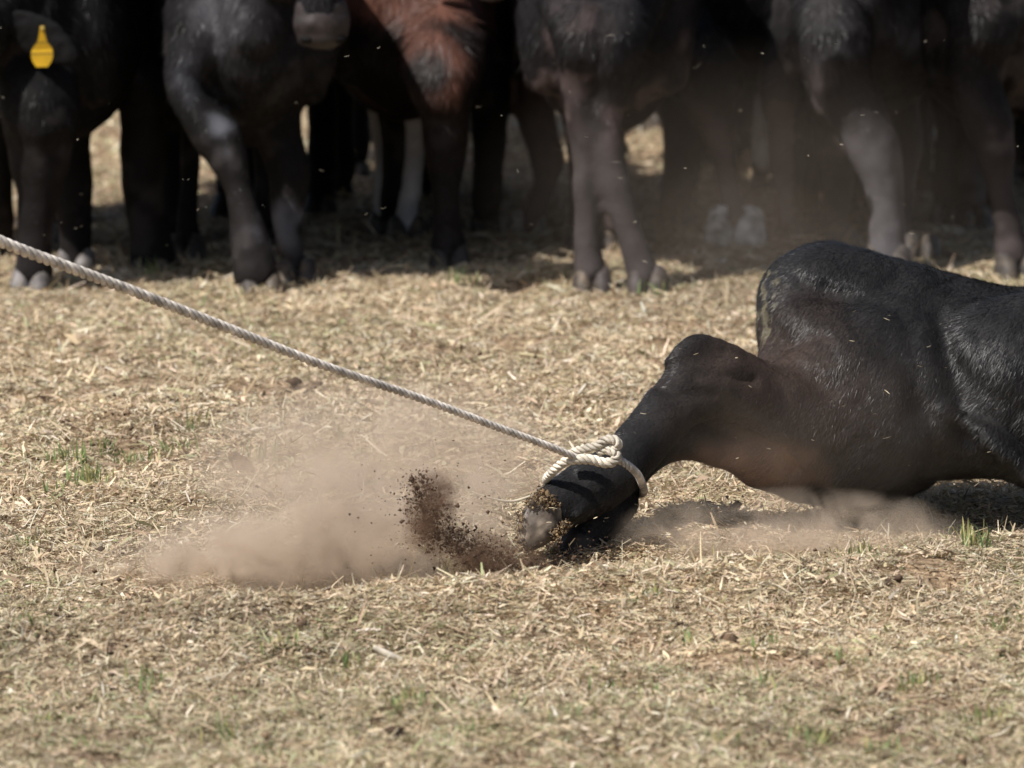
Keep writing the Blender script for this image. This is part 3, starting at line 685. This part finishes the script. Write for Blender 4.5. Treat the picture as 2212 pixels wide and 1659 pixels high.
def flow(P):
    legness = 1 - sstep(.30, .48, P[:, 0])
    return np.stack([-.55 - .5 * legness, -.1 + 0 * legness, -.75 + .25 * legness], 1)
hm = fur(wm, 560000, .0135, .0008, flow, cc, lift=.24, jit=.42, seed=222, weight=vis, lenfn=lambda P: .75 + .35 * sstep(.4, .6, P[:, 0]))
bpy.data.meshes.remove(wm)
link('hair_coat', hm, M_hair, root, kind='stuff')
# hooves: claws given as lofts
def claw(points, name='hoof', c0=(.060, .045, .036), c1=(.20, .15, .10), seed=1):
    lofts = [loft([pt(*q) for q in row], sub=4, seg=18, cap=.45) for row in points]
    me = fuse(name, lofts, .003, 4); displace(me, [(.02, .0015, seed), (.008, .0012, seed + 1)])
    co = get_co(me); k = np.clip(.1 + 1.3 * vnoise(co, .016, seed + 3), 0, 1)[:, None]
    set_col(me, np.array(c0) * (1 - k) + np.array(c1) * k); return link(name, me, M_hoof, root)
h1 = claw([[(1186, 1088, -.455, 38, .020), (1168, 1120, -.465, 45, .023), (1154, 1152, -.470, 40, .022), (1140, 1180, -.472, 20, .013)],
      [(1204, 1094, -.415, 30, .018), (1196, 1132, -.42, 32, .018), (1184, 1160, -.425, 18, .013)]], seed=301, c0=(.085, .065, .05), c1=(.26, .21, .16))
claw([[(1256, 1160, -.385, 42, .02), (1243, 1200, -.40, 40, .02), (1232, 1236, -.415, 28, .018)],
      [(1286, 1155, -.35, 42, .02), (1280, 1195, -.365, 40, .02), (1272, 1230, -.38, 28, .018)]], c0=(.03, .026, .025), c1=(.06, .045, .035), seed=311)
# bare pale rim of the near hoof and the dung caked above it
me = fuse('hoof_rim', [loft([pt(*q) for q in ((1148, 1092, -.478, 6, .003), (1139, 1115, -.480, 7, .004), (1138, 1145, -.482, 5, .003))], sub=4, seg=10)], .002, 3)
set_col(me, np.tile([.22, .20, .185], (len(me.vertices), 1))); link('hoof_rim', me, M_hoof, h1)
def clumps(center_list, n, size, cols, seed, spread=None):
    """small rough lumps: jittered octahedra"""
    g = np.random.default_rng(seed); oc = np.array([[1, 0, 0], [-1, 0, 0], [0, 1, 0], [0, -1, 0], [0, 0, 1], [0, 0, -1]], float)
    of = np.array([[0, 2, 4], [2, 1, 4], [1, 3, 4], [3, 0, 4], [2, 0, 5], [1, 2, 5], [3, 1, 5], [0, 3, 5]])
    C = np.array([c[:3] for c in center_list]); Sg = np.array([c[3] for c in center_list]); wt = np.array([c[4] for c in center_list], float)
    i = g.choice(len(C), n, p=wt / wt.sum()); P = C[i] + g.normal(0, 1, (n, 3)) * Sg[i][:, None]
    r = size * g.lognormal(0, .6, n)
    Vv = P[:, None, :] + oc[None] * r[:, None, None] * g.uniform(.5, 1.3, (n, 6, 1)) + g.normal(0, .2, (n, 6, 3)) * r[:, None, None]
    Fv = (np.arange(n)[:, None, None] * 6 + of[None]).reshape(-1, 3)
    ci = g.integers(0, len(cols), n); cl = np.array(cols)[ci] * g.uniform(.7, 1.3, (n, 1))
    return Vv.reshape(-1, 3), Fv, np.repeat(cl, 6, 0)
cs = [(*at(u, v, -.475), .006, 1) for u, v in ((1165, 1075), (1180, 1082), (1150, 1090), (1190, 1088))] + [(*at(u, v, -.478), .005, .6) for u, v in ((1128, 1120), (1126, 1145), (1130, 1170), (1140, 1190), (1200, 1150), (1212, 1142), (1222, 1135))]
V, F, C = clumps(cs, 1500, .0015, [(.20, .13, .07), (.14, .095, .055), (.08, .055, .035), (.26, .19, .11)], 321)
link('caked_dung', np_mesh('caked_dung', V, F, C), M_soil, root)
for q in fin(): pass
for (u, v, Y) in ((2320, 1145, -.26), (2370, 1105, .22)):
    p = at(u, v, Y); link('hoof', hoof_mesh((p.x - .02, p.y, p.z - .02), (-1, 0), 1.0), M_hoof, root)

# ------------------------------------------------------------------ rope
def rope_mesh(path, rad, pitch, sub=1, seg=8, strands=3, col=(.52, .43, .33), step=.0022):
    """laid rope: strands twisted round a path; path rows x,y,z,(radius)"""
    A = catmull(path, 24); C = A[:, :3]; rr = A[:, 3]
    ds = np.linalg.norm(np.diff(C, axis=0), axis=1); s = np.concatenate([[0], np.cumsum(ds)])
    m_ = max(int(s[-1] / step), 8); t = np.linspace(0, s[-1], m_)
    C = np.stack([np.interp(t, s, C[:, k]) for k in range(3)], 1); rr = np.interp(t, s, rr)
    T = np.gradient(C, axis=0); T /= np.linalg.norm(T, axis=1)[:, None]
    n0 = np.cross(T[0], [0, 1, .1]); n0 /= np.linalg.norm(n0); Nn = [n0]
    for k in range(1, m_):
        v = Nn[-1] - T[k] * (Nn[-1] @ T[k]); Nn.append(v / np.linalg.norm(v))
    Nn = np.array(Nn); Bn = np.cross(T, Nn)
    ph = np.concatenate([[0], np.cumsum(np.diff(t) / (pitch * (rr[1:] / rad)))]) * 2 * math.pi
    VV = []; FF = []; CC = []; off = 0; th = np.arange(seg) / seg * 2 * math.pi
    for k in range(strands):
        a = ph + k * 2 * math.pi / strands
        ro = rr * .55; rs = rr * .52
        cen = C + (np.cos(a) * ro)[:, None] * Nn + (np.sin(a) * ro)[:, None] * Bn
        rad_d = np.cos(a)[:, None] * Nn + np.sin(a)[:, None] * Bn; tan_d = np.cross(T, rad_d)
        V = cen[:, None, :] + rs[:, None, None] * (np.cos(th)[None, :, None] * rad_d[:, None, :] + 1.25 * np.sin(th)[None, :, None] * tan_d[:, None, :])
        V = V.reshape(-1, 3); VV.append(V)
        i = np.arange(m_ - 1)[:, None] * seg; j = np.arange(seg)[None]
        j2 = (j + 1) % seg
        F = np.stack([(i + j), (i + j2), (i + seg + j2), (i + seg + j)], -1).reshape(-1, 4) + off; FF.append(F); off += len(V)
        inner = np.clip(.55 + .45 * np.cos(th), .35, 1)
        CC.append(np.tile(np.array(col), (len(V), 1)) * (.9 + .15 * vnoise(V, .02, 5 + k))[:, None])
    return np_mesh('rope', np.concatenate(VV), np.concatenate(FF), np.concatenate(CC), smooth=True)
rp = at(1260, 990, -.47)
rroot = empty('rope', (rp.x, rp.y, 0), 'pale twisted rope stretched tight from the upper left to the calf\'s hind legs', 'rope')
rw = .0068
line = []
ends = [(-420, 338, -1.75, 1.6), (-150, 446, -1.55, 1.45), (0, 521, -1.42, 1.38), (150, 578, -1.30, 1.32), (300, 634, -1.18, 1.26), (500, 712, -1.03, 1.18), (700, 790, -.88, 1.08), (900, 858, -.73, 1.0), (1080, 925, -.60, .95), (1180, 962, -.53, .92), (1238, 986, -.49, .9), (1262, 992, -.475, .88)]
for u, v, Y, k in ends: p = at(u, v, Y); line.append((p.x, p.y, p.z, rw * k))
link('rope_line', rope_mesh(line, rw, .040, col=(.82, .74, .65)), M_rope, rroot)
def rpath(rows, k=1.16): return [(*at(u, v, Y), rw * r * k) for u, v, Y, r in rows]
link('honda', rope_mesh(rpath([(1222, 986, -.455, .9), (1240, 976, -.462, .95), (1262, 969, -.47, .95), (1291, 962, -.478, 1), (1308, 950, -.482, 1), (1325, 949, -.486, 1), (1335, 958, -.486, 1), (1330, 967, -.482, .95), (1308, 970, -.478, .95), (1292, 978, -.472, .9)]), rw, .026, col=(.76, .68, .56)), M_rope, rroot)
link('honda_knot', rope_mesh(rpath([(1300, 968, -.468, 1), (1320, 974, -.480, 1.05), (1334, 984, -.484, 1.05), (1326, 996, -.484, 1.1), (1306, 1000, -.484, 1.1), (1278, 993, -.485, 1.1), (1252, 992, -.486, 1.1), (1226, 995, -.484, 1.05), (1208, 1006, -.476, 1), (1192, 1021, -.46, .95), (1180, 1034, -.43, .9), (1184, 1042, -.38, .9)]), rw, .026, col=(.76, .68, .56)), M_rope, rroot)
link('rope_loop', rope_mesh(rpath([(1316, 996, -.474, .85), (1338, 995, -.476, .85), (1360, 1008, -.468, .85), (1378, 1026, -.44, .85), (1388, 1048, -.395, .85), (1390, 1062, -.33, .85), (1378, 1066, -.27, .85), (1330, 1050, -.235, .85), (1260, 1030, -.30, .85), (1205, 1030, -.36, .85), (1182, 1038, -.40, .85)]), rw, .026, col=(.70, .64, .57)), M_rope, rroot)

# ------------------------------------------------------------------ kicked up soil, flying chaff, single straws
ARC = [(905, 1045, .010, .8), (912, 1080, .013, 2.2), (930, 1118, .013, 2.2), (950, 1150, .012, 1.6), (985, 1168, .010, 1.2), (1015, 1192, .012, 1.8), (1050, 1210, .016, 2.6), (1085, 1232, .015, 2.6), (1125, 1243, .014, 1.6), (1180, 1240, .02, .7), (1250, 1235, .02, .7), (1330, 1225, .02, .7), (880, 1150, .04, .5), (1000, 1130, .05, .5)]
cs = [(*at(u, v, -.95), s_ * 1.3, w) for u, v, s_, w in ARC]
V, F, C = clumps(cs, 8000, .00085, [(.085, .052, .034), (.060, .038, .026), (.12, .078, .05)], 401)
V1, F1, C1 = clumps(cs, 40, .0035, [(.075, .047, .031), (.055, .035, .024)], 402)
o = link('flung_soil', np_mesh('flung_soil', np.concatenate([V, V1]), np.concatenate([F, F1 + len(V)]), np.concatenate([C, C1])), M_soil, kind='stuff')
tag(o, 'dark clods and crumbs of soil kicked up left of the roped hooves', 'soil')
def flyers(n, box, lm, wm_, seed, bright):
    g = np.random.default_rng(seed); u0, u1, v0, v1, y0, y1 = box
    P = np.array([at(g.uniform(u0, u1), g.uniform(v0, v1), g.uniform(y0, y1)) for _ in range(n)])
    V, F = ribbons(P, lm * g.lognormal(0, .5, n), wm_ * g.lognormal(0, .3, n), g.normal(0, .5, n), g.normal(0, .4, n), g.uniform(-1.5, 1.5, n), g.normal(0, .12, n))
    C = np.array(bright)[None] * g.uniform(.6, 1.1, (n, 1)); return V, F, np.repeat(C, 6, 0)
sets = [flyers(90, (-20, 2230, 60, 640, .4, 2.6), .0055, .0008, 411, (.62, .55, .42)), flyers(45, (850, 1400, 1090, 1250, -.75, -.5), .010, .0018, 412, (.66, .55, .36)),
        flyers(40, (1350, 2200, 650, 1150, -.5, -.28), .006, .0010, 413, (.6, .5, .34)), flyers(120, (350, 1200, 850, 1150, -.6, .6), .010, .0016, 414, (.62, .5, .33))]
VV = []; FF = []; CC = []; off = 0
for V, F, C in sets: VV.append(V); FF.append(F + off); CC.append(C); off += len(V)
o = link('flying_chaff', np_mesh('flying_chaff', np.concatenate(VV), np.concatenate(FF), np.concatenate(CC)), M_straw, kind='stuff')
tag(o, 'tiny flecks of straw floating in the dusty air', 'straw flecks')
def stalk(name, label, rows, col, w0=.0022):
    pts = [(*at(u, v, Y), r * px(Y), max(r * px(Y) * .6, .0008)) for u, v, Y, r in rows]
    V, F, T = loft(pts, sub=5, seg=8); me = smooth_flag(merged(name, [(V, F, T)])); set_col(me, np.tile(col, (len(me.vertices), 1)) * (1 + .25 * vnoise(get_co(me), .01, 3))[:, None])
    return tag(link(name, me, M_straw), label, 'straw')
yy = ground(1460, 1232, .045).y
stalk('straw_stalk', 'long thick pale straw stalk lying on the turf edge right of the hooves', [(1385, 1240, yy, 3), (1430, 1234, yy, 4.5), (1480, 1229, yy, 5.5), (1522, 1222, yy, 6)], (.72, .62, .42))
stalk('straw_stalk', 'curled pale straw hanging in the dust cloud', [(520, 1128, -.6, 2), (498, 1142, -.6, 4), (487, 1162, -.6, 4.5), (490, 1185, -.6, 2.5)], (.72, .66, .52))
stalk('straw_stalk', 'long thin curved straw trailing left from the near hoof', [(1020, 1062, -.5, 1.2), (1060, 1076, -.5, 2), (1105, 1083, -.49, 3), (1145, 1072, -.485, 2.6)], (.66, .58, .44))
stalk('straw_stalk', 'white straw sliver flying above the flung soil', [(975, 1160, -.72, 1.5), (988, 1167, -.72, 4), (1002, 1174, -.72, 1.8)], (.8, .76, .68))
stalk('straw_stalk', 'yellow green straw sliver in the air left of the flung soil', [(950, 1180, -.7, 1), (925, 1186, -.7, 2), (895, 1182, -.7, 1)], (.45, .42, .12))
stalk('straw_stalk', 'pale straw sliver lying in the middle ground above the rope', [(1125, 764, ground(1150, 768, .01).y, 3), (1150, 768, ground(1150, 768, .01).y, 4), (1180, 772, ground(1150, 768, .01).y, 3)], (.66, .56, .34))
y2 = ground(830, 1412, .02).y
stalk('straw_stalk', 'broad white straw chip lying in the lower middle foreground', [(808, 1398, y2, 5), (835, 1412, y2, 8), (868, 1425, y2, 5)], (.72, .64, .52))
stalk('dry_stem', 'thin dark curved stem arching over the dust under the belly', [(1522, 1070, -.4, 1.3), (1530, 1095, -.4, 1.6), (1560, 1122, -.4, 1.8), (1612, 1142, -.4, 1.6)], (.03, .025, .02))
g = np.random.default_rng(77); cs = []
for _ in range(420):
    yy_ = g.uniform(-3.2, 3.2); xx_ = g.uniform(-1, 1) * (yy_ + 20) * .0445
    q = n2(np.array([xx_]), np.array([yy_]), .3, 90)[0]
    if q > -.1: cs.append((xx_, yy_, float(height(np.array([xx_]), np.array([yy_]))[0]) + .004, .008 + .014 * abs(q), 1))
V, F, C = clumps(cs, 5200, .0022, [(.15, .10, .065), (.10, .065, .042), (.21, .145, .09), (.075, .05, .035)], 78)
o = link('soil_crumbs', np_mesh('soil_crumbs', V, F, C), M_soil, kind='stuff')
tag(o, 'dark soil crumbs lying among the straw', 'soil')
# turf clod standing on the left
p = ground(520, 1025); cl = np.array([p.x, p.y, .018])
me = fuse('turf_clod', [loft([(*(cl + np.array([-.020, 0, .016])), .006, .008), (*(cl + np.array([-.004, 0, .004])), .014, .012), (*(cl + np.array([.012, 0, -.012])), .012, .014)], sub=3, seg=12)], .003, 2)
displace(me, [(.012, .004, 7), (.005, .002, 8)]); set_col(me, np.tile([.10, .062, .035], (len(me.vertices), 1)))
tag(link('turf_clod', me, M_soil), 'dark brown clod of turf tipped up in the straw on the left', 'clod')

# ------------------------------------------------------------------ dust
def dust(name, label, loc, scale, density, color, freq, seed, lo=.42, hi=.62, power=1.3, yaw=0, tilt=0):
    me = ball(name, (0, 0, 0), 1.0, seg=32)
    m = bpy.data.materials.new(name); m.use_nodes = True; N = m.node_tree.nodes; L = m.node_tree.links
    N.remove(N['Principled BSDF']); out = N['Material Output']
    pv = N.new('ShaderNodeVolumePrincipled'); pv.inputs['Color'].default_value = (*color, 1); pv.inputs['Anisotropy'].default_value = .15
    L.new(pv.outputs[0], out.inputs['Volume'])
    tc = N.new('ShaderNodeTexCoord')
    ln = N.new('ShaderNodeVectorMath'); ln.operation = 'LENGTH'; L.new(tc.outputs['Object'], ln.inputs[0])
    a = N.new('ShaderNodeMath'); a.operation = 'SUBTRACT'; a.use_clamp = True; a.inputs[0].default_value = 1; L.new(ln.outputs['Value'], a.inputs[1])
    pw = N.new('ShaderNodeMath'); pw.operation = 'POWER'; L.new(a.outputs[0], pw.inputs[0]); pw.inputs[1].default_value = power
    mp = N.new('ShaderNodeMapping'); mp.inputs['Scale'].default_value = (scale[0] * freq, scale[1] * freq, scale[2] * freq); mp.inputs['Location'].default_value = (seed, seed * 2, 0)
    L.new(tc.outputs['Object'], mp.inputs[0])
    n = N.new('ShaderNodeTexNoise'); n.inputs['Scale'].default_value = 1; n.inputs['Detail'].default_value = 5; n.inputs['Distortion'].default_value = 1.2; L.new(mp.outputs[0], n.inputs['Vector'])
    mr = N.new('ShaderNodeMapRange'); mr.interpolation_type = 'SMOOTHSTEP'; mr.inputs[1].default_value = lo; mr.inputs[2].default_value = hi; L.new(n.outputs[0], mr.inputs[0])
    mu = N.new('ShaderNodeMath'); mu.operation = 'MULTIPLY'; L.new(pw.outputs[0], mu.inputs[0]); L.new(mr.outputs[0], mu.inputs[1])
    m3 = N.new('ShaderNodeMath'); m3.operation = 'MULTIPLY'; L.new(mu.outputs[0], m3.inputs[0]); m3.inputs[1].default_value = density
    L.new(m3.outputs[0], pv.inputs['Density'])
    me.materials.append(m); o = bpy.data.objects.new(name, me); scene.collection.objects.link(o)
    o.location = loc; o.scale = scale; o.rotation_euler = (0, R(tilt), R(yaw)); o['kind'] = 'stuff'
    return tag(o, label, 'dust')
TAN = (.83, .70, .57)
dust('dust_cloud', 'low pinkish tan dust cloud rolling left from the dragged hooves', at(770, 1165, -.80), (.33, .18, .17), 50, TAN, 12, 3.1, .40, .66, 1.3, tilt=-8)
dust('dust_cloud', 'flat left tail of the dust cloud low over the straw', at(470, 1220, -.88), (.30, .16, .10), 60, TAN, 14, 5.2, .40, .66, 1.3, tilt=-10)
dust('dust_cloud', 'thin dust drifting over the straw behind the rope end', at(840, 1060, .05), (.42, .3, .23), 18, TAN, 9, 7.7, .36, .66, 1.2)
dust('dust_cloud', 'dust under and in front of the fallen calf\'s belly', at(1710, 1150, -.50), (.32, .12, .08), 30, TAN, 11, 11.3, .36, .66, 1.1)
dust('dust_cloud', 'thin brown dust veil over the fallen calf\'s thigh', at(1750, 900, -.50), (.36, .10, .20), 1.6, TAN, 5, 15.3, .2, .75, 1.5)
dust('dust_cloud', 'faint dust haze hanging before the herd right of centre', at(1640, 440, 2.0), (.60, .5, .34), .36, TAN, 2.2, 21.9, .15, .75, 1.3)
SOIL = (.30, .20, .14)
dust('soil_puff', 'dark brown puff of soil thrown up at the left end of the soil spray', at(930, 1105, -.95), (.05, .06, .078), 115, SOIL, 30, 4.4, .42, .60, 1.0, tilt=12)
dust('soil_puff', 'dark brown puff of soil sliding along the ground left of the hooves', at(1060, 1212, -.95), (.14, .06, .05), 100, SOIL, 26, 9.4, .42, .60, 1.0, tilt=20)
